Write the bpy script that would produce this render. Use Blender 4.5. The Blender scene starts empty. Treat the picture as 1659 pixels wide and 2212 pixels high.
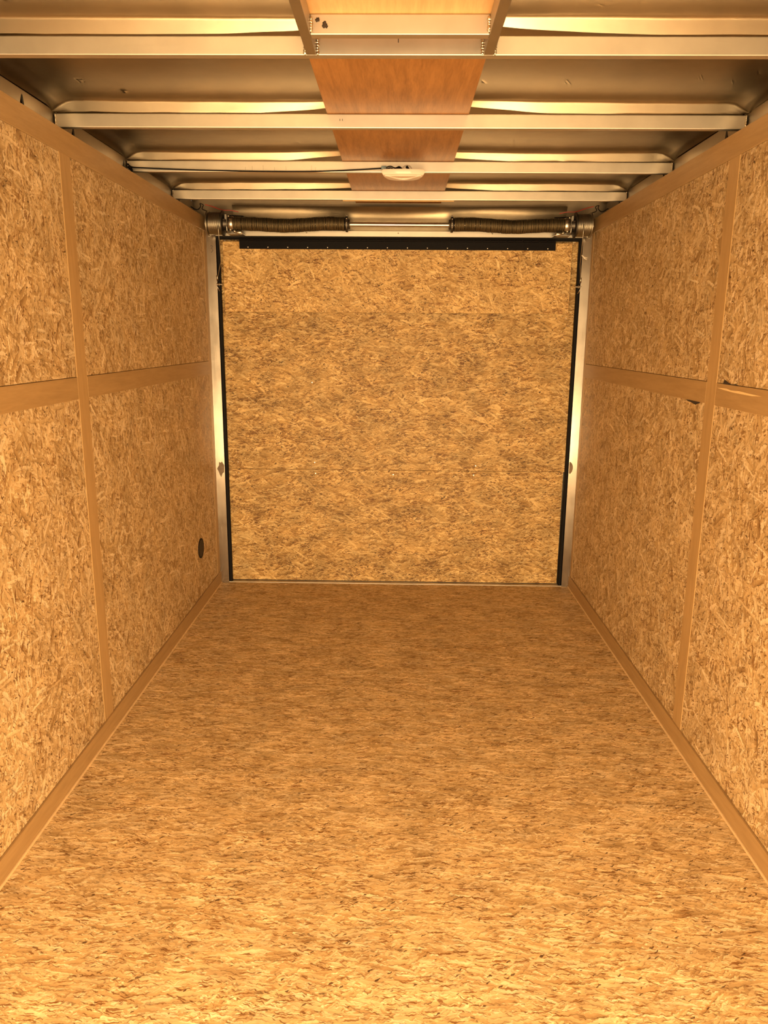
import bpy, bmesh, math, random
from mathutils import Vector, Matrix, noise
random.seed(7)
sc = bpy.context.scene
COL = sc.collection

# ------------------------------------------------------------------ camera
def make_camera():
    a, b, c = math.radians(1.0264), math.radians(12.9809), math.radians(0.4582)
    F0 = Vector((-math.sin(a), math.cos(a), 0)); R = Vector((math.cos(a), math.sin(a), 0)); Zv = Vector((0, 0, 1))
    F = F0 * math.cos(b) - Zv * math.sin(b)
    U = F0 * math.sin(b) + Zv * math.cos(b)
    R2 = R * math.cos(c) + U * math.sin(c)
    U2 = U * math.cos(c) - R * math.sin(c)
    cam = bpy.data.cameras.new('camera'); o = bpy.data.objects.new('camera', cam); COL.objects.link(o)
    m = Matrix((R2, U2, -F)).transposed().to_4x4(); m.translation = Vector((0.0121, 0, 1.3848))
    o.matrix_world = m
    cam.sensor_fit = 'HORIZONTAL'; cam.sensor_width = 36; cam.lens = 1637.06 / 1659 * 36
    cam.clip_start = 0.02
    sc.camera = o
make_camera()

# ------------------------------------------------------------------ light
w = bpy.data.worlds.new('world'); sc.world = w; w.use_nodes = True
bg = w.node_tree.nodes['Background']; bg.inputs[0].default_value = (1.0, 0.72, 0.42, 1); bg.inputs[1].default_value = 0.25
def area(name, loc, rot, sx, sy, power, col):
    l = bpy.data.lights.new(name, 'AREA'); l.shape = 'RECTANGLE'; l.size = sx; l.size_y = sy; l.energy = power; l.color = col
    o = bpy.data.objects.new(name, l); COL.objects.link(o); o.location = loc; o.rotation_euler = rot
    return o
DAY = (1.0, 0.685, 0.34)
area('daylight_upper_opening', (0.0, -0.16, 1.38), (math.radians(90), 0, 0), 1.96, 1.20, 50, DAY)
area('daylight_lower_opening', (0.0, -0.17, 0.33), (math.radians(90), 0, 0), 1.96, 0.62, 132, DAY)
sc.view_settings.view_transform = 'Standard'; sc.view_settings.look = 'None'
sc.view_settings.gamma = 1.0; sc.view_settings.exposure = 0.0; sc.view_settings.use_curve_mapping = False
try:
    sc.cycles.use_denoising = True
    sc.cycles.max_bounces = 6; sc.cycles.diffuse_bounces = 4; sc.cycles.glossy_bounces = 3
    sc.cycles.use_adaptive_sampling = True; sc.cycles.adaptive_threshold = 0.03
    sc.cycles.caustics_reflective = True; sc.cycles.blur_glossy = 0.6
except Exception:
    pass

# ------------------------------------------------------------------ materials
class NT:
    def __init__(s, name):
        s.m = bpy.data.materials.new(name); s.m.use_nodes = True
        s.t = s.m.node_tree; s.n = s.t.nodes; s.l = s.t.links
        s.bsdf = s.n['Principled BSDF']
    def node(s, typ, **kw):
        o = s.n.new(typ)
        for k, v in kw.items(): setattr(o, k, v)
        return o
    def link(s, a, b): s.l.new(a, b)
    def put(s, node, key, val):
        if hasattr(val, 'is_linked') or isinstance(val, bpy.types.NodeSocket): s.l.new(val, node.inputs[key])
        else: node.inputs[key].default_value = val
    def math(s, op, a, b=0.0, c=None, clamp=False):
        o = s.node('ShaderNodeMath', operation=op, use_clamp=clamp); s.put(o, 0, a); s.put(o, 1, b)
        if c is not None: s.put(o, 2, c)
        return o.outputs[0]
    def vmath(s, op, a, b=None, scale=None):
        o = s.node('ShaderNodeVectorMath', operation=op); s.put(o, 0, a)
        if b is not None: s.put(o, 1, b)
        if scale is not None: s.put(o, 'Scale', scale)
        return o.outputs[0]
    def mix(s, f, a, b, typ='MIX'):
        o = s.node('ShaderNodeMix', data_type='RGBA', blend_type=typ)
        s.put(o, 'Factor', f); s.put(o, 6, a); s.put(o, 7, b); return o.outputs[2]
    def noise(s, vec, scale, detail=2.0, rough=0.5, out=0):
        o = s.node('ShaderNodeTexNoise'); s.put(o, 'Vector', vec); s.put(o, 'Scale', scale); s.put(o, 'Detail', detail); s.put(o, 'Roughness', rough)
        return o.outputs[out]
    def ramp(s, f, stops, interp='LINEAR'):
        o = s.node('ShaderNodeValToRGB'); s.put(o, 0, f); r = o.color_ramp; r.interpolation = interp
        while len(r.elements) > 1: r.elements.remove(r.elements[-1])
        r.elements[0].position = stops[0][0]; r.elements[0].color = stops[0][1]
        for p, c in stops[1:]:
            e = r.elements.new(p); e.color = c
        return o.outputs[0]
    def bump(s, h, strength, dist):
        o = s.node('ShaderNodeBump'); s.put(o, 'Height', h); s.put(o, 'Strength', strength); s.put(o, 'Distance', dist)
        s.l.new(o.outputs[0], s.bsdf.inputs['Normal'])

def C(r, g, b): return (r, g, b, 1.0)

def osb(name, ax, ay, spread=1.0, size=1.0, tone=1.0, seed=0.0, contrast=1.0, main=0.0, dark=1.0, stretch=1.0, drift=.14, chips=1.0, warp=.030, pale=1.0, green=1.0):
    """oriented strand board: ax / ay = axis letters giving the board's long-strand and cross directions"""
    N = NT(name)
    tc = N.node('ShaderNodeTexCoord'); sep = N.node('ShaderNodeSeparateXYZ'); N.link(tc.outputs['Object'], sep.inputs[0])
    comb = N.node('ShaderNodeCombineXYZ')
    N.link(sep.outputs['XYZ'.index(ax)], comb.inputs[0]); N.link(sep.outputs['XYZ'.index(ay)], comb.inputs[1]); comb.inputs[2].default_value = 0
    base = N.vmath('ADD', comb.outputs[0], (seed * 3.7 + 20, seed * 1.9 + 20, 0))
    def noise2(vec, scale, detail, out=1):
        o = N.node('ShaderNodeTexNoise', noise_dimensions='2D'); N.link(vec, o.inputs['Vector']); o.inputs['Scale'].default_value = scale
        o.inputs['Detail'].default_value = detail; o.inputs['Roughness'].default_value = .6
        return o.outputs[out]
    n1 = N.vmath('SUBTRACT', noise2(base, 7.0, 0.0), (0.5, 0.5, 0.5))
    nn = noise2(base, 85.0, 1.5)
    n2 = N.vmath('SUBTRACT', nn, (0.5, 0.5, 0.5))
    p = N.vmath('ADD', base, N.vmath('SCALE', n1, scale=warp))
    p = N.vmath('ADD', p, N.vmath('SCALE', n2, scale=0.0085))
    def cells(L, W, ang, off):
        mp = N.node('ShaderNodeMapping'); mp.vector_type = 'TEXTURE'; N.link(p, mp.inputs[0])
        mp.inputs['Location'].default_value = off
        mp.inputs['Rotation'].default_value = (0, 0, math.radians(main + ang * spread))
        mp.inputs['Scale'].default_value = (L * size * stretch, W * size / stretch ** .4, 1)
        v = N.node('ShaderNodeTexVoronoi', voronoi_dimensions='2D', feature='F1'); N.link(mp.outputs[0], v.inputs['Vector']); v.inputs['Scale'].default_value = 1
        s3 = N.node('ShaderNodeSeparateColor'); N.link(v.outputs['Color'], s3.inputs[0])
        dv = N.vmath('SUBTRACT', mp.outputs[0], v.outputs['Position'])
        sx = N.node('ShaderNodeSeparateXYZ'); N.link(dv, sx.inputs[0])
        return v.outputs['Distance'], s3.outputs[0], s3.outputs[1], s3.outputs[2], sx.outputs[1]
    tones = [C(.28, .150, .052), C(.435, .270, .108), C(.565, .372, .165), C(.675, .470, .235), C(.84, .640, .375)]
    tones = [C(t[0] * tone * .87, t[1] * tone * .87 * green, t[2] * tone * .87 * pale) for t in tones]
    layers = [  # length, width, angle, coverage, shift, contrast
        (.060, .020, 3, 1.0, -.05, .7), (.026, .0080, 42, .50, .0, 1.1), (.024, .0065, -52, .50, .02, 1.2), (.016, .0042, 12, .42, .06, 1.3),
        (.038, .011, 71, .34, -.02, .9), (.050, .0085, -9, .30, .07, 1.0), (.075, .021, 24, .20, .0, .9), (.068, .018, -31, .20, .03, .9), (.095, .012, -66, .09, .12, .8)]
    if stretch > 1.3: layers = layers[:6] + [(.060, .019, 16, .20, .0, .9), (.055, .016, -20, .20, .03, .9)]
    col = None
    for k, (L, W, ang, cov, sh, ct) in enumerate(layers):
        dist, r0, r1, r2, dy = cells(L, W, ang, (k * .137, k * .311, 0))
        t = N.math('MULTIPLY_ADD', r1, contrast * ct * .8, 0.5 + sh - contrast * ct * .4)
        t = N.math('MULTIPLY_ADD', dy, .22, t)  # painted shading gradient across each flake, in place of real relief
        fc = N.ramp(t, [(.02, tones[0]), (.18, tones[1]), (.42, tones[2]), (.70, tones[3]), (.98, tones[4])])
        # relief shade painted into the colour: each flake darkens at its lower rim
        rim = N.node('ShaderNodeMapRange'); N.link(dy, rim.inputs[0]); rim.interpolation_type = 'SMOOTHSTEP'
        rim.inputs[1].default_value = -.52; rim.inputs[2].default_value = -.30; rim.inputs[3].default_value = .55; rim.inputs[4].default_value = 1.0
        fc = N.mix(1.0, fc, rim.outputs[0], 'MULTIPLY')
        if col is None: col = fc
        else:
            msk = N.math('MULTIPLY', N.math('GREATER_THAN', r0, 1 - cov), N.math('LESS_THAN', dist, .58))
            col = N.mix(msk, col, fc)
    # sparse dark slivers and bark chips, gathered in loose clusters
    cl = N.node('ShaderNodeMapRange'); N.link(noise2(base, 6.5, 1.0, 0), cl.inputs[0]); cl.inputs[1].default_value = .36; cl.inputs[2].default_value = .68
    cl.inputs[3].default_value = 0.0; cl.inputs[4].default_value = 1.0
    for L, W, ang, cov, shade, mx in ((.040, .0060, 10, .15, C(.17, .066, .015), .85), (.021, .0045, -38, .13, C(.14, .058, .016), .85), (.014, .0060, 55, .030 * chips, C(.06, .026, .010), .9)):
        dist, r0, r1, r2, dy = cells(L, W, ang, (ang * .013, L * 31, 0))
        th = N.math('MULTIPLY_ADD', cl.outputs[0], -cov * 1.7 * dark, 1 - cov * .25)
        msk = N.math('MULTIPLY', N.math('GREATER_THAN', r0, th), N.math('LESS_THAN', dist, N.math('MULTIPLY_ADD', r2, .3, .25)))
        msk = N.math('MULTIPLY', msk, mx)
        col = N.mix(msk, col, C(*(min(1, q * tone) for q in shade[:3])))
    # fine grain
    st = N.node('ShaderNodeMapping'); N.link(p, st.inputs[0]); st.inputs['Rotation'].default_value = (0, 0, -math.radians(main)); st.inputs['Scale'].default_value = (45, 380, 1)
    g = noise2(st.outputs[0], 1.0, 2.0, 0)
    gr = N.node('ShaderNodeMapRange'); N.link(g, gr.inputs[0]); gr.inputs[1].default_value = .3; gr.inputs[2].default_value = .7; gr.inputs[3].default_value = .84; gr.inputs[4].default_value = 1.12
    col = N.mix(1.0, col, gr.outputs[0], 'MULTIPLY')
    # hairline cracks along flake edges
    mc = N.node('ShaderNodeMapping'); N.link(p, mc.inputs[0]); mc.inputs['Rotation'].default_value = (0, 0, -math.radians(main)); mc.inputs['Scale'].default_value = (26 / stretch, 62, 1)
    o = N.node('ShaderNodeTexNoise', noise_dimensions='2D'); N.link(mc.outputs[0], o.inputs['Vector']); o.inputs['Scale'].default_value = 1; o.inputs['Detail'].default_value = 2.0
    sc3 = N.node('ShaderNodeSeparateColor'); N.link(o.outputs['Color'], sc3.inputs[0])
    ln = N.node('ShaderNodeMapRange'); N.link(N.math('ABSOLUTE', N.math('SUBTRACT', sc3.outputs[0], .5)), ln.inputs[0]); ln.inputs[1].default_value = .004; ln.inputs[2].default_value = .022
    ln.inputs[3].default_value = .52; ln.inputs[4].default_value = 1.0
    lm = N.node('ShaderNodeMapRange'); N.link(sc3.outputs[1], lm.inputs[0]); lm.inputs[1].default_value = .46; lm.inputs[2].default_value = .58; lm.inputs[3].default_value = 1.0; lm.inputs[4].default_value = 0.0
    crack = N.math('MAXIMUM', ln.outputs[0], lm.outputs[0])
    col = N.mix(1.0, col, crack, 'MULTIPLY')
    # slow drift of tone across the sheet
    dm = N.node('ShaderNodeMapping'); N.link(base, dm.inputs[0]); dm.inputs['Scale'].default_value = (7.0, 7.5 * stretch ** 1.5, 1); g2 = noise2(dm.outputs[0], 1.0, 3.0, 0)
    gr2 = N.node('ShaderNodeMapRange'); N.link(g2, gr2.inputs[0]); gr2.inputs[1].default_value = .3; gr2.inputs[2].default_value = .7; gr2.inputs[3].default_value = 1 - drift; gr2.inputs[4].default_value = 1 + drift * .75
    col = N.mix(1.0, col, gr2.outputs[0], 'MULTIPLY')
    N.link(col, N.bsdf.inputs['Base Color']); N.bsdf.inputs['Roughness'].default_value = .55
    N.bsdf.inputs['Specular IOR Level'].default_value = .3
    return N.m

def plywood(name, ax, col1, col2, rough=.5, fig=1.0, spec=.35):
    """smooth veneer; ax = the axis its grain runs along"""
    N = NT(name); tc = N.node('ShaderNodeTexCoord')
    mp = N.node('ShaderNodeMapping'); N.link(tc.outputs['Object'], mp.inputs[0])
    sc_ = [1, 1, 1]; sc_['XYZ'.index(ax)] = .09
    mp.inputs['Scale'].default_value = sc_
    warp = N.vmath('SCALE', N.noise(mp.outputs[0], 14.0, 2.0, .5, 1), scale=.05 * fig)
    v = N.vmath('ADD', mp.outputs[0], warp)
    a = N.noise(v, 60.0, 3.0, .6); b = N.noise(v, 260.0, 2.0, .6); c = N.noise(tc.outputs['Object'], 3.0, 2.0, .5)
    f = N.math('ADD', N.math('MULTIPLY', a, .55), N.math('ADD', N.math('MULTIPLY', b, .25), N.math('MULTIPLY', c, .2)))
    col = N.ramp(f, [(.36, C(*col1)), (.62, C(*col2))])
    N.link(col, N.bsdf.inputs['Base Color']); N.bsdf.inputs['Roughness'].default_value = rough; N.bsdf.inputs['Specular IOR Level'].default_value = spec
    return N.m

def metal(name, col, rough, var=.08, streak='X', stain=.0, bumps=0.0, metallic=1.0):
    N = NT(name); tc = N.node('ShaderNodeTexCoord')
    mp = N.node('ShaderNodeMapping'); N.link(tc.outputs['Object'], mp.inputs[0]); s_ = [1, 1, 1]; s_['XYZ'.index(streak)] = .04
    mp.inputs['Scale'].default_value = s_
    a = N.noise(mp.outputs[0], 220.0, 2.0, .5); b = N.noise(tc.outputs['Object'], 11.0, 3.0, .6)
    r = N.math('ADD', N.math('ADD', N.math('MULTIPLY', a, var), N.math('MULTIPLY', b, var)), rough - var)
    N.link(r, N.bsdf.inputs['Roughness'])
    mr = N.node('ShaderNodeMapRange'); N.link(b, mr.inputs[0]); mr.inputs[1].default_value = .3; mr.inputs[2].default_value = .7; mr.inputs[3].default_value = 1 - stain; mr.inputs[4].default_value = 1
    c = N.mix(1.0, C(*col), mr.outputs[0], 'MULTIPLY')
    N.link(c, N.bsdf.inputs['Base Color']); N.bsdf.inputs['Metallic'].default_value = metallic
    if bumps: N.bump(N.noise(tc.outputs['Object'], 6.0, 2.0, .5), .4, bumps)
    return N.m

def plain(name, col, rough=.5, metallic=0.0, spec=.5, var=.12):
    N = NT(name); tc = N.node('ShaderNodeTexCoord')
    n = N.noise(tc.outputs['Object'], 35.0, 3.0, .6)
    mr = N.node('ShaderNodeMapRange'); N.link(n, mr.inputs[0]); mr.inputs[1].default_value = .3; mr.inputs[2].default_value = .7; mr.inputs[3].default_value = 1 - var; mr.inputs[4].default_value = 1 + var * .5
    N.link(N.mix(1.0, C(*col), mr.outputs[0], 'MULTIPLY'), N.bsdf.inputs['Base Color'])
    N.bsdf.inputs['Roughness'].default_value = rough; N.bsdf.inputs['Metallic'].default_value = metallic; N.bsdf.inputs['Specular IOR Level'].default_value = spec
    return N.m

M = {}
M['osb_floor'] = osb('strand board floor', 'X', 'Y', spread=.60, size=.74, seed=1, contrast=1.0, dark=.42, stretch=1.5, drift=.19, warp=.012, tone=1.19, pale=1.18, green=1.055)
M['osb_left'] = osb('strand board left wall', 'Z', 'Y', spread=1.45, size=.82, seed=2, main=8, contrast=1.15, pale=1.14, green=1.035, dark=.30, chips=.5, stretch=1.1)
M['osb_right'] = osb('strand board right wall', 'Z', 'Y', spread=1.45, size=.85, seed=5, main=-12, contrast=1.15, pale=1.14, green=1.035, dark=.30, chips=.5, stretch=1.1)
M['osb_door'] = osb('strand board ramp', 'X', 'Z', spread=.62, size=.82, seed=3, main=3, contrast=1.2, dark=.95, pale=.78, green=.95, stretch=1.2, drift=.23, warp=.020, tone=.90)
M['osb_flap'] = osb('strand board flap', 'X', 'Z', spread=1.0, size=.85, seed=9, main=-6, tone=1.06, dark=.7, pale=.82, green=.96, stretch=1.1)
M['trim_y'] = plywood('trim veneer along wall', 'Y', (.33, .205, .088), (.405, .26, .118))
M['trim_z'] = plywood('trim veneer upright', 'Z', (.37, .232, .100), (.45, .290, .132))
M['strip'] = plywood('roof strip veneer', 'Y', (.21, .092, .027), (.35, .165, .052), rough=.42, fig=.7, spec=.12)
M['cover'] = plywood('opening cover veneer', 'Y', (.50, .29, .125), (.60, .37, .17), rough=.5, fig=.7, spec=.15)
M['edge'] = plain('raw veneer edge', (.66, .47, .26), .6)
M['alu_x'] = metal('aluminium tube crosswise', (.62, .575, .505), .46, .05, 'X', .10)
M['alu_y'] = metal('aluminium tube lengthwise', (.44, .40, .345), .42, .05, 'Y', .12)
M['alu_z'] = metal('aluminium post', (.44, .39, .33), .17, .08, 'Z', .12)
M['sheet'] = metal('aluminium roof sheet', (.66, .555, .40), .34, .03, 'Y', .10)
M['sheet_dull'] = metal('dull header sheet', (.26, .205, .14), .42, .08, 'X', .15, metallic=.35)
M['cover_sheet'] = metal('thin cover sheet', (.44, .35, .235), .32, .04, 'X', .15)
M['weld'] = metal('weld bead', (.72, .66, .55), .30, .05, 'X', .2)
M['spring'] = metal('oiled spring wire', (.19, .150, .090), .56, .08, 'X', .2)
M['cable'] = metal('wire rope', (.50, .46, .38), .38, .06, 'X', .25)
M['steel'] = metal('zinc steel', (.62, .58, .52), .32, .08, 'X', .2)
M['dark_steel'] = metal('dark cast metal', (.12, .105, .09), .5, .08, 'X', .2)
M['black'] = plain('black rubber', (.006, .005, .005), .6, spec=.12)
M['black_metal'] = plain('black painted hinge', (.004, .003, .004), .5, spec=.10)
M['dark'] = plain('dark cavity', (.03, .018, .010), .9)
M['white_plastic'] = plain('white plastic', (.80, .70, .62), .35, var=.03)
M['lens'] = plain('frosted lens', (.66, .56, .48), .25, var=.03)
M['blue'] = plain('blue grey plastic', (.20, .30, .36), .4)
M['red'] = plain('red wire', (.35, .03, .02), .4)
M['white_wire'] = plain('white wire', (.75, .68, .58), .4)
M['residue'] = plain('glue residue', (.20, .145, .095), .7, var=.3)
M['ink'] = plain('black marker', (.01, .008, .01), .6)
M['chip'] = plain('pale splinter wood', (.80, .58, .30), .6, var=.08)

# ------------------------------------------------------------------ mesh helpers
def box(bm, x0, x1, y0, y1, z0, z1, bev=0.0, seg=1):
    b2 = bmesh.new()
    r = bmesh.ops.create_cube(b2, size=1)
    for v in b2.verts:
        v.co = Vector(((x0 + x1) / 2 + v.co.x * (x1 - x0), (y0 + y1) / 2 + v.co.y * (y1 - y0), (z0 + z1) / 2 + v.co.z * (z1 - z0)))
    if bev: bmesh.ops.bevel(b2, geom=b2.edges[:], offset=bev, segments=seg, affect='EDGES', profile=.6)
    merge(bm, b2)
def merge(bm, b2):
    me = bpy.data.meshes.new('tmp'); b2.to_mesh(me); b2.free(); bm.from_mesh(me); bpy.data.meshes.remove(me)
def tube(bm, pts, r, seg=8, caps=True):
    pts = [Vector(p) for p in pts]; rings = []
    prev = None
    for i, p in enumerate(pts):
        t = (pts[min(i + 1, len(pts) - 1)] - pts[max(i - 1, 0)]).normalized()
        if prev is None:
            a = Vector((0, 0, 1)) if abs(t.z) < .9 else Vector((1, 0, 0)); n = t.cross(a).normalized()
        else:
            n = (prev - t * prev.dot(t)).normalized()
        prev = n; b = t.cross(n); rr = r[i] if isinstance(r, (list, tuple)) else r
        rings.append([bm.verts.new(p + (n * math.cos(2 * math.pi * k / seg) + b * math.sin(2 * math.pi * k / seg)) * rr) for k in range(seg)])
    for A, B in zip(rings, rings[1:]):
        for k in range(seg): bm.faces.new((A[k], A[(k + 1) % seg], B[(k + 1) % seg], B[k]))
    if caps: bm.faces.new(rings[0][::-1]); bm.faces.new(rings[-1])
def smooth(pts, n=6):
    P = [Vector(p) for p in pts]; P = [P[0] * 2 - P[1]] + P + [P[-1] * 2 - P[-2]]; out = []
    for i in range(1, len(P) - 2):
        for k in range(n):
            t = k / n; a, b, c, d = P[i - 1:i + 3]
            out.append(.5 * ((2 * b) + (c - a) * t + (2 * a - 5 * b + 4 * c - d) * t * t + (3 * b - a - 3 * c + d) * t ** 3))
    return out + [P[-2]]
def prism(bm, pts2, plane, a, b):
    """polygon pts2 in a coordinate plane ('xy','xz','yz'), extruded between a and b on the third axis"""
    def P(u, v, w):
        return {'xy': (u, v, w), 'xz': (u, w, v), 'yz': (w, u, v)}[plane]
    A = [bm.verts.new(P(u, v, a)) for u, v in pts2]; B = [bm.verts.new(P(u, v, b)) for u, v in pts2]
    n = len(pts2)
    bm.faces.new(A); bm.faces.new(B[::-1])
    for i in range(n): bm.faces.new((A[i], B[i], B[(i + 1) % n], A[(i + 1) % n]))
def lathe_x(bm, cx, cy, cz, prof, seg=40):
    """prof = [(x, r)] closed solid of revolution about the x axis"""
    rings = [[bm.verts.new((cx + x, cy + r * math.cos(2 * math.pi * k / seg), cz + r * math.sin(2 * math.pi * k / seg))) for k in range(seg)] for x, r in prof]
    for A, B in zip(rings, rings[1:]):
        for k in range(seg): bm.faces.new((A[k], A[(k + 1) % seg], B[(k + 1) % seg], B[k]))
    bm.faces.new(rings[0][::-1]); bm.faces.new(rings[-1])
def blob(bm, c, r, sub=2, jitter=.25, squash=(1, 1, 1)):
    b2 = bmesh.new(); bmesh.ops.create_icosphere(b2, subdivisions=sub, radius=1)
    o = Vector((random.random() * 9, random.random() * 9, 0))
    for v in b2.verts:
        k = 1 + jitter * noise.noise(v.co * 1.6 + o)
        v.co = Vector(c) + Vector((v.co.x * squash[0], v.co.y * squash[1], v.co.z * squash[2])) * r * k
    merge(bm, b2)
def obj(name, bm, mat, parent=None, smooth=False, label=None):
    bmesh.ops.recalc_face_normals(bm, faces=bm.faces[:])
    me = bpy.data.meshes.new(name); bm.to_mesh(me); bm.free()
    o = bpy.data.objects.new(name, me); COL.objects.link(o); me.materials.append(M[mat] if isinstance(mat, str) else mat)
    if smooth:
        for f in me.polygons: f.use_smooth = True
        if smooth != True:
            try:
                me.set_sharp_from_angle(angle=math.radians(smooth))
            except Exception: pass
    if parent:
        o.parent = parent
        mw = Matrix.Translation(parent.location)
        if parent.parent: mw = Matrix.Translation(parent.parent.location) @ mw if parent.type == 'EMPTY' else Matrix.Translation(parent.parent.location)
        o.matrix_parent_inverse = mw.inverted()
        if parent.type == 'MESH': o.matrix_parent_inverse = Matrix.Identity(4)
    if label: o['label'] = label
    return o
def struct(name, bm, mat, parent=None, smooth=False):
    o = obj(name, bm, mat, parent, smooth)
    if not parent: o['kind'] = 'structure'
    return o
def tag(o, label, cat, group=None):
    o['label'] = label; o['category'] = cat
    if group: o['group'] = group
    return o
def thing(name, loc, label, cat, group=None):
    o = bpy.data.objects.new(name, None); COL.objects.link(o); o.location = loc; o.empty_display_size = .05
    return tag(o, label, cat, group)
def B(): return bmesh.new()

# ------------------------------------------------------------------ dimensions (metres; y runs down the trailer)
YB = [1.924 - .62 * 3, 1.924 - .62 * 2, 1.924 - .62, 1.924, 2.544, 3.188, 3.795]   # roof beams, front faces
ZB, ZT = 2.0135, 2.0535
HW = 1.0            # trim faces
FR = -.16           # open end of the trailer
SEAM = 3.62

# ------------------------------------------------------------------ floor, walls
bm = B(); box(bm, -1.05, 1.05, FR, SEAM - .0008, -.018, 0); box(bm, -1.05, 1.05, SEAM + .0008, 4.16, -.018, 0)
struct('floor', bm, 'osb_floor')
for s, nm in ((-1, 'wall_left'), (1, 'wall_right')):
    b0, b1 = (2.401, 2.477) if s < 0 else (2.407, 2.482)
    bm = B(); xa, xb = sorted((s * 1.0012, s * 1.012))
    for y0, y1 in ((FR, 1.18 - .002), (1.255, b0 - .0022), (b1 + .0004, (4.093 if s < 0 else 4.108) - .002)):
        box(bm, xa, xb, y0, y1, .067 + .0018, 1.1855)
        box(bm, xa, xb, y0, y1, 1.2545 + .0016, 1.9133 - .0012)
    wall = struct(nm, bm, 'osb_left' if s < 0 else 'osb_right')
    bm = B(); xa, xb = sorted((s * 1.0125, s * 1.016)); box(bm, xa, xb, FR, 4.15, 0.0, 1.98); obj('backing', bm, 'dark', wall)
# outer skin behind the wall tops
    bm = B(); xa, xb = sorted((s * 1.10, s * 1.104)); box(bm, xa, xb, FR, 4.26, -.02, 2.12)
    struct('trim_%d' % (20 + (s > 0)), bm, 'dark')
TR = {}
def trim(n, x0, x1, y0, y1, z0, z1, mat, bev=.0008):
    bm = B(); box(bm, *sorted((x0, x1)), y0, y1, z0, z1, bev); TR[n] = struct(n, bm, mat); return TR[n]
for s in (-1, 1):
    YV = 4.093 if s < 0 else 4.108
    b0, b1 = (2.401, 2.477) if s < 0 else (2.407, 2.482)
    k = 0 if s < 0 else 6
    trim('trim_%d' % (k + 1), s * 1.012, s * 1.0, FR, 4.149, 1.9133, 1.984, 'trim_y')      # top
    trim('trim_%d' % (k + 2), s * 1.012, s * 1.0, b0, b1, .0672, 1.9131, 'trim_z')            # upright batten
    trim('trim_%d' % (k + 3), s * 1.012, s * 1.0, b1 + .0006, YV - .0006, 1.1855, 1.2545, 'trim_y')
    trim('trim_%d' % (k + 4), s * 1.012, s * 1.0, FR, b0 - .0006, 1.1855, 1.2545, 'trim_y')
    trim('trim_%d' % (k + 5), s * 1.012, s * 1.0, YV, 4.149, .0672, 1.9131, 'trim_z')      # beside the post
    bm = B(); box(bm, *sorted((s * 1.012, s * .994)), FR, 4.149, 0.0, .067, .001)
    bs = struct('baseboard_left' if s < 0 else 'baseboard_right', bm, 'trim_y')
    bm = B(); box(bm, *sorted((s * .9945, s * .989)), FR, 4.145, 0.0, .008, .001); obj('pale_edge', bm, 'edge', bs)
# battens out of frame nearer the open end
for s in (-1, 1):
    trim('trim_%d' % (18 if s < 0 else 19), s * 1.012, s * .9998, 1.18, 1.255, .0672, 1.9131, 'trim_z')
# hole at the rail on the right wall, pale splintered streak on the right rail
bm = B(); pts = [(2.520, 1.186), (2.545, 1.187), (2.60, 1.1865), (2.655, 1.184), (2.63, 1.181), (2.60, 1.179), (2.575, 1.1755), (2.56, 1.174), (2.55, 1.177), (2.53, 1.181)]
prism(bm, pts, 'yz', 1.0004, 1.0020); obj('chipped_hole', bm, 'dark', bpy.data.objects['wall_right'], label='dark chipped hole under the middle rail')
bm = B(); pts = [(2.245, 1.2545), (2.27, 1.259), (2.30, 1.256), (2.33, 1.262), (2.352, 1.268), (2.36, 1.2545)]
prism(bm, pts, 'yz', 1.0002, 1.0020); obj('chipped_hole', bm, 'dark', bpy.data.objects['wall_right'], label='dark chipped edge above the middle rail')
bm = B(); pts = [(2.40, 1.2405), (2.33, 1.2425), (2.30, 1.239), (2.24, 1.2405), (2.15, 1.237), (2.10, 1.236), (2.16, 1.2325), (2.22, 1.233), (2.27, 1.2335), (2.33, 1.236)]
prism(bm, pts, 'yz', .9994, 1.0002); obj('splintered_streak', bm, 'chip', TR['trim_10'], label='pale splintered streak in the veneer')

# ------------------------------------------------------------------ top side rails (metal) with wedge notches
for s in (-1, 1):
    bm = B(); x0, x1 = sorted((s * 1.068, s * 1.074))
    zt, zb = 2.062, 1.93
    gaps = {-1: [2.263 + .08, 2.69, 3.16, 3.92], 1: [1.45, 2.70, 3.30, 3.93]}[s]
    y = FR
    for g in gaps:
        prism(bm, [(y, zb), (g - .062, zb), (g - .004, zt - .012), (g + .004, zt - .012), (g + .004, zt), (y, zt)], 'yz', x0, x1)
        y0 = g + .004
        prism(bm, [(y0, zt), (y0, zt - .012), (g + .026, zb), (g + .05, zb), (g + .05, zt)], 'yz', x0, x1)
        y = g + .05
    box(bm, x0, x1, y, 4.17, zb, zt)
    box(bm, *sorted((s * 1.04, s * 1.072)), FR, 4.17, 1.922, 1.930)
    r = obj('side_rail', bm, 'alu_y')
    tag(r, 'pale metal rail running above the %s wall, at the edge of the roof' % ('left' if s < 0 else 'right'), 'rail')

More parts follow.
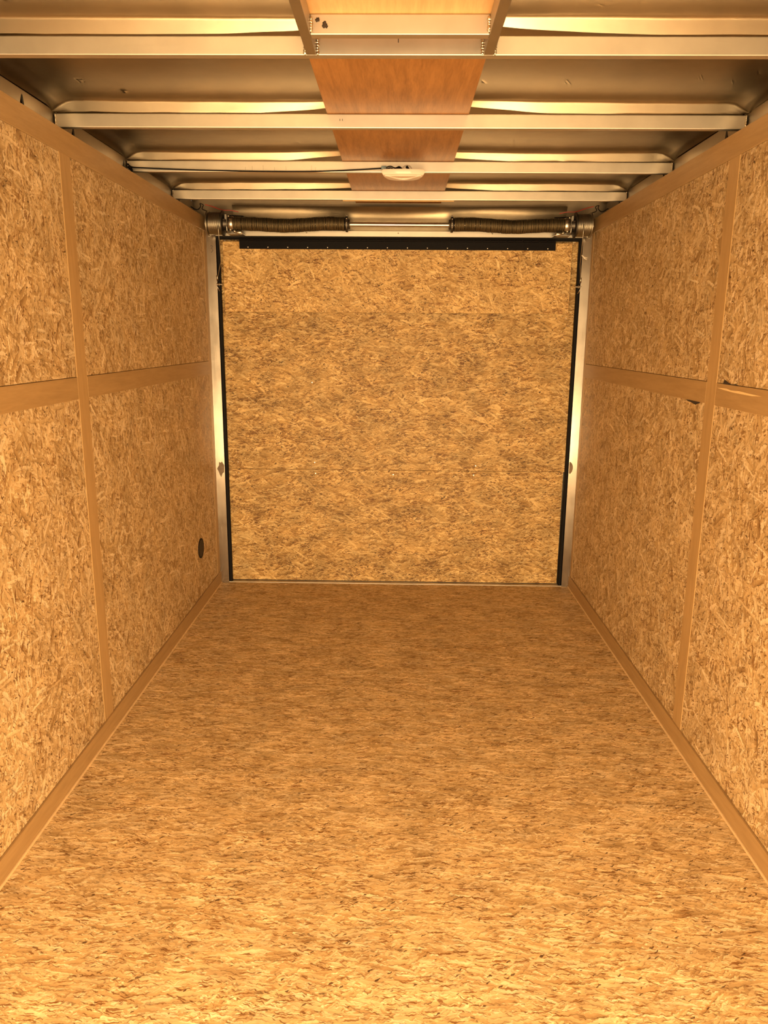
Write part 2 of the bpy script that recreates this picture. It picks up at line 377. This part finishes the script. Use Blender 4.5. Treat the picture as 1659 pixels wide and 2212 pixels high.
# ------------------------------------------------------------------ roof sheets
def roof():
    bm = B()
    edges_ = [FR] + YB + [4.19]
    zs = 2.093
    for i in range(len(edges_) - 1):
        ya = edges_[i] + (.004 if i else 0); yb = edges_[i + 1] - .003
        last = i == len(edges_) - 2
        n = 26; nx = 90
        ys = [ya + (yb - .055 - ya) * k / 12 for k in range(13)] + [yb - .055 + .055 * k / 13 for k in range(1, 14)]
        ph = i * 1.7
        grid = []
        for yv in ys:
            row = []
            for k in range(nx + 1):
                xv = -1.066 + 2.132 * k / nx
                z = zs + .0018 * math.sin(xv * 5 + ph) + .002 * noise.noise(Vector((xv * 2.2, yv * 3 + ph, i)))
                yo = yv
                if not last:
                    d = max(0.0, (yv - (yb - .055)) / .055)      # 0..1 along the turned-down lip
                    ax = abs(xv)
                    lift = .016 * max(0, min(1, (.50 - ax) / .30)) ** 1.5 * (1 + .25 * math.sin(ph + 2 * (xv > 0)))
                    lip = (zs - ZT - .001) - lift
                    ang = d * math.pi / 2
                    R_ = .020
                    if d < .45: q = d / .45; drop = lip * .33 * (1 - math.cos(q * math.pi / 2)); yo = yb - .055 + .045 * math.sin(q * math.pi / 2) * 1.0
                    else: q = (d - .45) / .55; drop = lip * (.33 + .67 * q); yo = yb - .010 + .009 * q
                    if d == 0: yo = yv; drop = 0
                    # small hand dents in the lip
                    drop += .0022 * noise.noise(Vector((xv * 9, i * 3.1, 0))) * min(1, d * 1.5) * (1 if ax < .95 else 0)
                    z -= drop
                # turn down towards the side rails
                e = max(0.0, (abs(xv) - 1.0) / .066)
                z -= .030 * e ** 1.6
                if not last and yo > yb - .055: z = max(z, ZT + .0015)
                row.append(bm.verts.new((xv, yo, z)))
            grid.append(row)
        for A, Bv in zip(grid, grid[1:]):
            for k in range(nx): bm.faces.new((A[k], A[k + 1], Bv[k + 1], Bv[k]))
    ret = bmesh.ops.solidify(bm, geom=bm.faces[:], thickness=-.0012)
    o = struct('ceiling', bm, 'sheet', smooth=40)
    return o
ceil = roof()
bm = B(); box(bm, -1.10, 1.10, FR, 4.26, 2.118, 2.124); struct('ceiling', bm, 'dark')
bm = B(); box(bm, -.2185, .2165, FR, 1.814, ZT + .0006, ZT + .0046); tag(obj('cover_board', bm, 'cover'), 'pale plywood board closing the framed opening at the top of the view', 'board')
bm = B(); box(bm, -.2185, .2165, 1.816, 4.135, ZT + .0006, ZT + .0046); tag(obj('plywood_strip', bm, 'strip'), 'reddish plywood strip running down the middle of the roof above the beams', 'board')

# ------------------------------------------------------------------ roof beams with welds
ordn = {3: 'nearest full-width roof beam, joined to the framed opening', 4: 'second roof beam from the front, bare and straight between the two walls',
        5: 'third roof beam from the front, the one carrying the white lamp', 6: 'farthest roof beam, right in front of the door springs'}
for i, yb in enumerate(YB):
    bm = B(); hx = 1.066
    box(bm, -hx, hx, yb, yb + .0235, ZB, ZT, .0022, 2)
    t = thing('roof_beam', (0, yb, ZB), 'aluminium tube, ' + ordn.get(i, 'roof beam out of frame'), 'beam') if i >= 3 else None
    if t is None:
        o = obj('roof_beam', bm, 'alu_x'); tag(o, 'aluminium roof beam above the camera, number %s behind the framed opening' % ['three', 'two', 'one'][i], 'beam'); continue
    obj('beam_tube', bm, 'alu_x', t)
    for s in (-1, 1):
        bm = B()
        for k in range(7):
            blob(bm, (s * (hx - .004), yb - .0015, ZB + .004 + .0055 * k), .0034 + .0008 * random.random(), 2, .6, (.8, .7, 1.1))
        obj('weld_bead', bm, 'weld', t, True)

BE = {int(round(o.location.y * 1000)): o for o in COL.objects if o.name.startswith('roof_beam') and o.type == 'EMPTY'}
def beam(i): return BE[int(round(YB[i] * 1000))]
bm = B(); box(bm, -.262, .262, YB[6] + .014, YB[6] + .030, ZB - .0022, ZB - .0004); obj('pale_shim', bm, 'chip', beam(6), label='thin pale sliver along the beam')
for x in (-.1795, -.172): 
    bm = B(); box(bm, x, x + .0015, YB[4] - .0006, YB[4] + .001, ZB + .020, ZB + .026); obj('ink_mark', bm, 'ink', beam(4))
bm = B(); box(bm, .001, .0028, YB[3] - .0006, YB[3] + .001, ZB + .026, ZB + .034); obj('ink_mark', bm, 'ink', beam(3))
for k, x in enumerate((-.60, -.573, -.53, -.485, -.44, -.34, -.325)):
    bm = B(); box(bm, x, x + .0007, YB[5] - .0005, YB[5] + .001, ZB + .006, ZB + .018 + .003 * (k % 3)); obj('scratch_mark', bm, 'residue', beam(5))
# ------------------------------------------------------------------ framed opening near the camera
vf = thing('vent_frame', (0, YB[2], ZB), 'welded aluminium frame of two long tubes and a cross tube at the top', 'frame')
for x0, x1 in ((-.2085, -.186), (.1965, .2195)):
    bm = B(); box(bm, x0, x1, YB[2] + .024, YB[3] - .0004, ZB, ZT, .002, 2); obj('side_tube', bm, 'alu_y', vf)
for y0 in (1.803, 1.40):
    bm = B(); box(bm, -.186, .1965, y0, y0 + .0235, ZB, ZT, .002, 2); obj('cross_tube', bm, 'alu_x', vf)
for (x, y) in ((-.184, 1.801), (.1945, 1.801)):
    bm = B()
    for k in range(5): blob(bm, (x, y - .001, ZB + .008 + .0055 * k), .0036 + .0012 * random.random(), 2, .7, (.9, .6, 1))
    obj('weld_bead', bm, 'weld', vf, True)
for (x, y) in ((-.183, 1.9225), (.194, 1.9225), (-.2115, 1.9225), (.2225, 1.9225)):
    bm = B()
    for k in range(6): blob(bm, (x, y - .001, ZB + .004 + .0056 * k), .0034 + .0012 * random.random(), 2, .7, (.9, .6, 1))
    obj('weld_bead', bm, 'weld', vf, True)
bm = B()
for c, r in (((-.170, 1.8025, 2.0415), .0042), ((-.1545, 1.8025, 2.0335), .0050), ((-.152, 1.8025, 2.030), .0040), ((-.157, 1.8025, 2.030), .0038)):
    blob(bm, c, r, 2, .8, (1, .25, 1))
obj('burn_mark', bm, 'dark', vf, True, label='dark burnt spots by the weld')
# ------------------------------------------------------------------ rear frame: posts, header, threshold
PY = 4.15
for s in (-1, 1):
    bm = B(); cx = .002
    xo, xi = s * 1.0, s * .954 + cx
    prism(bm, [(xo + s * .012, PY - .0035), (xi, PY + .0015), (xi, PY + .045), (xo + s * .012, PY + .045)], 'xy', 0, 1.919)
    p = struct('trim_%d' % (13 if s < 0 else 14), bm, 'alu_z'); TR['post%d' % s] = p
    bm = B(); box(bm, *sorted((xi, xi - s * .0150)), PY + .018, 4.20, 0, 1.897, .002); struct('trim_%d' % (15 if s < 0 else 16), bm, 'black')
# header
bm = B()
box(bm, -1.06, 1.06, PY + .002, PY + .045, 1.893, 1.9215, .001)
hd = struct('trim_17', bm, 'alu_x')
bm = B(); box(bm, -1.08, 1.08, PY + .046, PY + .052, 1.9, 2.09); struct('wall_back', bm, 'sheet_dull')
bm = B(); box(bm, -.955, .960, PY + .015, 4.20, 1.882, 1.8935); obj('rubber_seal', bm, 'black', hd)
for x in (-.476, -.0, .486):
    bm = B(); blob(bm, (x, PY + .001, 1.910), .0035, 2, 0, (1, .6, 1)); obj('rivet', bm, 'steel', hd, True)
# loose cover sheet leaning over the springs' backing
def cover():
    bm = B(); nx = 60; pr = [(-.022, 2.044), (-.012, 2.030), (-.004, 2.005), (.003, 1.965), (.006, 1.940), (.007, 1.918)]
    rows = []
    for dy, z in pr:
        rows.append([bm.verts.new((-.86 + 1.725 * k / nx, PY + .022 + dy + (.006 * math.sin(k * .17) if z > 2.02 else 0), z - (.006 * math.sin(math.pi * k / nx) if z > 2.02 else 0))) for k in range(nx + 1)])
    for A, Bv in zip(rows, rows[1:]):
        for k in range(nx): bm.faces.new((A[k], A[k + 1], Bv[k + 1], Bv[k]))
    bmesh.ops.solidify(bm, geom=bm.faces[:], thickness=-.001)
    return bm
tag(obj('cover_sheet', cover(), 'cover_sheet', None, 40), 'thin bent metal cover sheet behind the door springs', 'sheet')
bm = B(); box(bm, -.985, .985, 4.160, 4.21, -.018, .004, .001); struct('trim_22', bm, 'alu_x')

# ------------------------------------------------------------------ ramp door
DX0, DX1, DY = -.938, .944, 4.190
bm = B(); box(bm, DX0 + .01, DX1 - .02, DY + .0121, DY + .0125, .640, .680); SEAMB = bm
bm = B(); box(bm, DX0 - .010, DX1 + .008, DY + .0125, DY + .045, .006, 1.883); door = struct('door_1', bm, 'alu_z')
bm = B(); box(bm, DX0, DX1 - .001, DY, DY + .012, .6600, 1.878); obj('seam_backing', SEAMB, 'dark', door); obj('upper_panel', bm, 'osb_door', door)
bm = B(); box(bm, DX0, DX1 - .009, DY, DY + .012, .008, .6582); obj('lower_panel', bm, 'osb_door', door)
bm = B(); box(bm, -.916, .902, DY - .0400, DY - .0280, 1.512, 1.866, .0008); flap = obj('hinged_flap', bm, 'osb_flap', door, label='narrower strand board flap laid over the top of the door')
for s in (-1, 1):
    x = DX0 - .0006 if s < 0 else DX1 + .0006
    bm = B(); box(bm, *sorted((x, x + s * .0028)), DY - .003, DY + .0120, .006, 1.878); obj('edge_channel', bm, 'alu_z', door)
# hinge: leaf, knuckle row, rivets
bm = B(); HX0, HX1 = -.828, .816
box(bm, HX0, HX1, DY - .0425, DY - .0402, 1.829, 1.872, .0004)
box(bm, HX0, HX1, DY - .0402, DY - .001, 1.8685, 1.8835)
n = 39
for k in range(n):
    x0 = HX0 + (HX1 - HX0) * k / n; x1 = x0 + (HX1 - HX0) / n - .004
    lathe_x(bm, 0, DY - .0430, 1.874, [(x0, .0052), (x1, .0052)], 12)
hinge = obj('hinge', bm, 'black_metal', flap, label='long black piano hinge')
for k in range(16):
    bm = B(); x = -.783 + (.776 + .783) * k / 15
    blob(bm, (x, DY - .0427, 1.8385), .0042, 2, 0, (1, .55, 1)); obj('rivet', bm, 'steel', flap, True)
def screw(u, z, par, y=DY):
    bm = B(); tube(bm, [(u, y - .0016, z), (u, y + .001, z)], .0030, 14)
    o = obj('screw', bm, 'steel', par)
for x, z in ((-.462, 1.141), (-.884, .698), (-.453, .699), (-.449, .637), (-.882, .634), (.446, .690), (-.013, .635), (.437, .637), (.87, .100), (.90, 1.49)):
    screw(x, z, door)
screw(-.912, 1.873, door); screw(.917, 1.8735, door)

# ------------------------------------------------------------------ counterbalance springs
SY, SZ = 4.078, 1.943
bm = B(); tube(bm, [(-.985, SY, SZ), (.985, SY, SZ - .002)], .0125, 20)
tag(obj('torsion_shaft', bm, 'steel', None, 40), 'bare steel rod crossing above the door through both springs', 'rod')
def spring(x0, x1, side, label):
    t = thing('torsion_spring', ((x0 + x1) / 2, SY, SZ - .033), label, 'spring')
    n = 128; seg = 18; pts = []
    for i in range(n * seg + 1):
        f = i / (n * seg); x = x0 + (x1 - x0) * f
        g = f if side < 0 else 1 - f
        sag = -.0085 * math.exp(-((g - .47) / .2) ** 2) + .003 * math.exp(-((g - .86) / .12) ** 2)
        r = .0315 + .0006 * math.sin(f * 45)
        a = 2 * math.pi * i / seg
        pts.append((x + .0010 * math.sin(f * 61) + .0007 * math.sin(f * 193 + 1) + .0006 * math.sin(f * 331), SY + r * math.cos(a), SZ + sag + r * math.sin(a)))
    bm = B(); tube(bm, pts, .00255, 5)
    obj('coil', bm, 'spring', t, True)
    xin = x1 if side < 0 else x0; xout = x0 if side < 0 else x1
    d = 1 if side < 0 else -1
    bm = B(); lathe_x(bm, xin, SY, SZ, sorted([(0 * d, .030), (d * .006, .038), (d * .016, .038), (d * .020, .026), (d * .026, .024)]) if d > 0 else
                      [(-.026, .024), (-.020, .026), (-.016, .038), (-.006, .038), (0, .030)], 24)
    for k in (-1, 1):
        blob(bm, (xin + d * .011, SY - .030, SZ + k * .022), .006, 2, 0)
    obj('winding_cone', bm, 'dark_steel', t, 40)
    for k in (-1, 0, 1, 2):
        bm = B(); blob(bm, (xin + d * .011, SY - .036, SZ + .003 + k * .020) if k < 2 else (xin + d * .011, SY - .004, SZ + .040), .0042, 2, .1)
        obj('set_screw', bm, 'steel', t, True)
    bm = B(); lathe_x(bm, xout, SY, SZ, [(-.014, .033), (-.008, .036), (.008, .036), (.014, .031)], 24)
    obj('anchor_cone', bm, 'steel', t, 40)
    return t
spring(-.850, -.272, -1, 'dark tightly wound spring on the left half of the rod above the door')
spring(.282, .852, 1, 'dark tightly wound spring on the right half of the rod above the door')
def bracket(s):
    t = thing('spring_bracket', (s * .862, SY, 1.886), 'small steel spring bracket bolted above the door at its %s end' % ('left' if s < 0 else 'right'), 'bracket')
    bm = B()
    pts = [(SY - .034, 1.925), (SY - .030, 1.978), (SY + .05, 1.985), (SY + .05, 1.895), (SY - .012, 1.893), (SY - .028, 1.905)]
    x = s * .868; prism(bm, pts, 'yz', x - .0015, x + .0015)
    x0, x1 = sorted((s * .868, s * .790)); box(bm, x0, x1, SY - .012, SY + .045, 1.8905, 1.8945, .0005)
    box(bm, *sorted((s * .868, s * .880)), SY - .03, SY - .018, 1.958, 1.986, .002)
    obj('plate', bm, 'steel', t)
    bm = B(); blob(bm, (s * .812, SY - .014, 1.900), .012, 2, .15, (1.7, .6, .75)); blob(bm, (s * .832, SY - .016, 1.905), .008, 2, .2); obj('clamp', bm, 'steel', t, True)
    bm = B(); blob(bm, (s * .852, SY - .020, 1.912), .007, 2, .2); obj('clamp_bolt', bm, 'steel', t, True)
    bm = B(); blob(bm, (s * .857, SY - .036, 1.975), .005, 2, .1); obj('clamp_bolt', bm, 'steel', t, True)
bracket(-1); bracket(1)
def drum(s):
    c = s * .930
    t = thing('cable_drum', (c, SY, SZ - .058), 'grooved drum wound with wire rope at the %s end of the rod above the door' % ('left' if s < 0 else 'right'), 'drum')
    bm = B(); pr = [(-.033, .046), (-.030, .046), (-.026, .048)]
    core = [(-.030, .0505), (.034, .0505)]
    lathe_x(bm, c, SY, SZ, core, 40)
    # outer flange (towards the wall) and darker inner flange
    o_ = [(s * .034, .058), (s * .036, .062), (s * .041, .062), (s * .043, .056)]
    lathe_x(bm, c, SY, SZ, o_ if s > 0 else o_[::-1], 40)
    obj('drum_body', bm, 'cable', t, 40)
    bm = B(); i_ = [(-s * .033, .058), (-s * .035, .0625), (-s * .039, .0625), (-s * .041, .05), (-s * .041, .028), (-s * .058, .024), (-s * .060, .018)]
    lathe_x(bm, c, SY, SZ, i_[::-1] if s > 0 else i_, 40)
    for k in range(5):
        a = k * 2 * math.pi / 5
        b2 = B(); box(b2, c - s * .050 - .006, c - s * .050 + .006, SY - .0025, SY + .0025, SZ + .02, SZ + .05, .0005)
        for v in b2.verts:
            yy, zz = v.co.y - SY, v.co.z - SZ; v.co.y = SY + yy * math.cos(a) - zz * math.sin(a); v.co.z = SZ + yy * math.sin(a) + zz * math.cos(a)
        merge(bm, b2)
    obj('inner_flange', bm, 'dark_steel', t, 40)
    bm = B(); n = 13; seg = 36; pts = []
    for i in range(n * seg + 1):
        f = i / (n * seg); a = 2 * math.pi * i / seg; pts.append((c + s * (-.029 + .060 * f), SY + .053 * math.cos(a), SZ + .053 * math.sin(a)))
    tube(bm, pts, .0023, 5); obj('wound_cable', bm, 'cable', t, True)
    # lift cable down to the door bracket
    xd = s * (.912) if s < 0 else .921
    k = thing('lift_cable', (s * .948, 4.15, 1.640), 'thin wire rope hanging from the %s drum to a pin on the door edge' % ('left' if s < 0 else 'right'), 'cable')
    bm = B(); xe = -.950 if s < 0 else .955
    xd = -.905 if s < 0 else .925
    tube(bm, [(xd, SY - .054, SZ), (xd - (.002 if s < 0 else -.001), SY - .052, 1.90), (xd + s * .006, 4.06, 1.84), (xd + s * .012, 4.10, 1.76), (xe, 4.150, 1.680), (xe, 4.156, 1.665)], .0019, 8)
    obj('rope', bm, 'cable', k, True)
    bm = B(); tube(bm, [(xe, 4.146, 1.694), (xe + s * .001, 4.156, 1.668)], .0052, 10); tube(bm, [(xe + s * .002, 4.156, 1.668), (xe + s * .008, 4.156, 1.655), (xe + s * .006, 4.158, 1.642), (xe - s * .008, 4.160, 1.615)], .0026, 8)
    obj('ferrule', bm, 'steel', k, True)
    bm = B(); tube(bm, [(xe + s * .006, 4.150, 1.650), (xe - s * .026, 4.150, 1.650)], .0046, 10); tube(bm, [(xe - s * .006, 4.150, 1.650), (xe - s * .010, 4.150, 1.650)], .009, 6)
    obj('pin', bm, 'steel', k, 40)
drum(-1); drum(1)
# paper string tied to the right rope
bm = B(); tube(bm, [(.930, 4.045, 1.797), (.942, 4.045, 1.787), (.958, 4.046, 1.785)], .0035, 6); tube(bm, [(.931, 4.045, 1.796), (.945, 4.045, 1.781), (.957, 4.046, 1.776)], .003, 6)
tag(obj('paper_tie', bm, 'white_wire', None, True), 'small pale paper tie knotted round the right wire rope beside the door', 'tie')

# ------------------------------------------------------------------ wires by the drums
for s in (-1, 1):
    bm = B(); pts = [(s * .97, 4.03, 2.026), (s * .955, 4.04, 2.024), (s * .94, 4.06, 2.022), (s * .90, 4.10, 2.012), (s * .86, 4.11, 2.012), (s * .82, 4.12, 2.006)]
    tube(bm, smooth(pts), .0020, 8)
    tag(obj('red_wire', bm, 'red', None, True), 'thin red wire passing behind the %s cable drum' % ('left' if s < 0 else 'right'), 'wire')
    bm = B(); pts = [(s * 1.035, 4.00, 2.012), (s * 1.01, 4.02, 2.000), (s * .995, 4.04, 2.018), (s * 1.0, 4.05, 2.034), (s * .985, 4.055, 2.028), (s * .992, 4.06, 2.010), (s * .97, 4.11, 2.004), (s * .95, 4.135, 1.995), (s * .86, 4.14, 1.990), (s * .80, 4.14, 1.988)]
    tube(bm, smooth(pts), .0022, 8)
    tag(obj('black_wire', bm, 'black', None, True), 'black looped wire in the corner above the %s cable drum' % ('left' if s < 0 else 'right'), 'wire')

# ------------------------------------------------------------------ marks on the posts
bm = B(); pts = []
rr = [.028, .020, .024, .017, .022, .019, .026, .018, .021, .025, .017, .022]
for k in range(12):
    a = 2 * math.pi * k / 12; pts.append((-.972 + .017 * math.cos(a) * (1 + .3 * math.sin(k * 2.3)), .665 + rr[k] * 1.9 * math.sin(a)))
prism(bm, pts, 'xz', PY - .0032, PY + .0004); obj('glue_patch', bm, 'residue', TR['post-1'], label='grey brown patch of glue residue')
bm = B(); pts = [(.958, .665)] + [(.958 + .020 * math.cos(a), .690 + .034 * math.sin(a)) for a in [-1.4 + 2.9 * k / 12 for k in range(13)]] + [(.958, .724)]
prism(bm, pts, 'xz', PY - .0012, PY + .0004); obj('glue_patch', bm, 'residue', TR['post1'], label='half round patch of glue residue')
bm = B()
m3 = [(-.980, 1.845), (-.974, 1.849), (-.969, 1.845), (-.972, 1.839), (-.979, 1.835), (-.970, 1.831), (-.967, 1.825), (-.973, 1.818), (-.978, 1.813)]
tube(bm, [(x, PY - .0012, z - .004) for x, z in m3], .0009, 6)
obj('pencil_mark', bm, 'ink', TR['post-1'], label='hand drawn squiggle like a 3')

# ------------------------------------------------------------------ round vent in the left wall
v = thing('wall_vent', (-1.002, 3.757, .28), 'small dark round louvred vent low on the left wall near the rear post', 'vent')
vy, vz, vr = 3.757, .315, .052
def ring(bm, x0, x1, r0, r1, seg=40):
    q = [(x0, r0), (x0, r1), (x1, r1), (x1, r0)]
    R_ = [[bm.verts.new((x, vy + r * math.cos(2 * math.pi * k / seg), vz + r * math.sin(2 * math.pi * k / seg))) for k in range(seg)] for x, r in q]
    for i in range(4):
        A, Bv = R_[i], R_[(i + 1) % 4]
        for k in range(seg): bm.faces.new((A[k], A[(k + 1) % seg], Bv[(k + 1) % seg], Bv[k]))
bm = B(); ring(bm, -1.0011, -.9980, .045, vr); obj('rim', bm, 'black', v, 40)
bm = B(); tube(bm, [(-1.0013, vy, vz), (-1.0006, vy, vz)], .046, 40); obj('backing', bm, 'dark', v)
bm = B()
for k in range(-6, 7):
    h = k * .0068; half = math.sqrt(max(0, .044 ** 2 - h * h))
    if half < .008: continue
    b2 = B(); box(b2, -.0012, .0012, -half, half, h - .0018, h + .0018)
    for q in b2.verts:
        yy, zz = q.co.y, q.co.z; a = math.radians(28); q.co = Vector((-.9995 + q.co.x, vy + yy * math.cos(a) - zz * math.sin(a), vz + yy * math.sin(a) + zz * math.cos(a)))
    merge(bm, b2)
obj('louvre', bm, 'dark_steel', v)

# ------------------------------------------------------------------ dome lamp on the third beam
lx, l0 = .0195, 3.128
t = thing('dome_lamp', (lx, l0 + .05, 1.99), 'unlit white curved dome lamp fixed under the third roof beam', 'lamp')
def dee(hw, y0, dep, n=40, p=2.6):
    pts = []
    for k in range(n + 1):
        a = math.pi * k / n
        cx_ = math.copysign(abs(math.cos(a)) ** (2 / p), math.cos(a)); sy = abs(math.sin(a)) ** (2 / 2.0)
        pts.append((lx + hw * cx_, y0 + dep * sy))
    m = 14
    for k in range(1, m): pts.append((lx - hw + 2 * hw * k / m, y0 - .010 * math.sin(math.pi * k / m) ** .5))
    return pts
def loft(bm, levels):
    rings = [[bm.verts.new((x, y, z)) for x, y in ps] for ps, z in levels]
    for A, Bv in zip(rings, rings[1:]):
        n = len(A)
        for k in range(n): bm.faces.new((A[k], A[(k + 1) % n], Bv[(k + 1) % n], Bv[k]))
    bm.faces.new(rings[0]); bm.faces.new(rings[-1][::-1])
bm = B(); loft(bm, [(dee(.079, l0, .105), ZB - .0005), (dee(.0815, l0 - .002, .110), ZB - .005), (dee(.0815, l0 - .002, .112), ZB - .014), (dee(.077, l0 + .003, .104), ZB - .020)])
obj('housing', bm, 'white_plastic', t, 40)
bm = B(); loft(bm, [(dee(.073, l0 + .012, .088), ZB - .0195), (dee(.071, l0 + .014, .084), ZB - .0235), (dee(.060, l0 + .022, .066), ZB - .0255)])
obj('lens', bm, 'lens', t, 40)
bm = B()
tube(bm, [(lx + .070 * u, l0 + .004 + .042 * math.cos(u * math.pi / 2) ** 2, ZB - .0215 - .003 * math.cos(u * math.pi / 2)) for u in [-1 + 2 * k / 24 for k in range(25)]], [.0015 + .004 * math.cos((-1 + 2 * k / 24) * math.pi / 2) ** 1 for k in range(25)], 8)
obj('ridge', bm, 'white_plastic', t, True)
bm = B(); tube(bm, [(lx - .006, l0 + .040, ZB - .0265), (lx, l0 + .048, ZB - .0275), (lx + .006, l0 + .040, ZB - .0265)], .0022, 6); obj('switch', bm, 'white_plastic', t, True)
# supply cable along the beam
def bowpt(u, v_z, dy=.010): return (u, YB[5] - dy, v_z)
bm = B(); pts = [bowpt(-1.060, 2.040), bowpt(-1.045, 2.028), bowpt(-1.0, 2.0245), bowpt(-.88, 2.0200), bowpt(-.72, 2.0160), bowpt(-.50, 2.0135), bowpt(-.30, 2.0150), bowpt(-.15, 2.0215), bowpt(-.065, 2.0265)]
tube(bm, smooth(pts), .0026, 8)
tag(obj('supply_cable', bm, 'black', None, True), 'thin dark cable running along the third beam from the left wall to the lamp', 'cable')
cn = thing('wire_connector', (-.05, YB[5] - .012, 2.022), 'blue grey plug and black wires tucked behind the top of the dome lamp', 'connector')
bm = B(); box(bm, -.066, -.046, YB[5] - .020, YB[5] - .006, 2.021, 2.034, .003, 2); obj('plug', bm, 'blue', cn, 40)
bm = B()
for k in range(3):
    z = 2.024 + .003 * k
    tube(bm, smooth([bowpt(-.048, z), bowpt(-.03, z + .004 * (-1) ** k), bowpt(-.012, z - .002), bowpt(.004, z + .003), bowpt(.015, z - .006), bowpt(.022, 2.008)]), .0020, 6)
tube(bm, [bowpt(.032, 2.034), bowpt(.042, 2.020)], .0048, 8)
obj('black_lead', bm, 'black', cn, True)
bm = B(); pts = [bowpt(.020 + .0 , 2.015), bowpt(.018, 2.028), bowpt(.026, 2.036), bowpt(.040, 2.037), bowpt(.050, 2.030), bowpt(.054, 2.018)]
tube(bm, smooth(pts), .0013, 6); obj('white_lead', bm, 'white_wire', cn, True)
# black cable clamp where the cable leaves the wall
bm = B(); blob(bm, (-1.052, YB[5] - .010, 2.026), .008, 2, .5); blob(bm, (-1.046, YB[5] - .012, 2.017), .006, 2, .5)
tag(obj('cable_clamp', bm, 'black', None, True), 'small black clamp at the left end of the third beam', 'clamp')
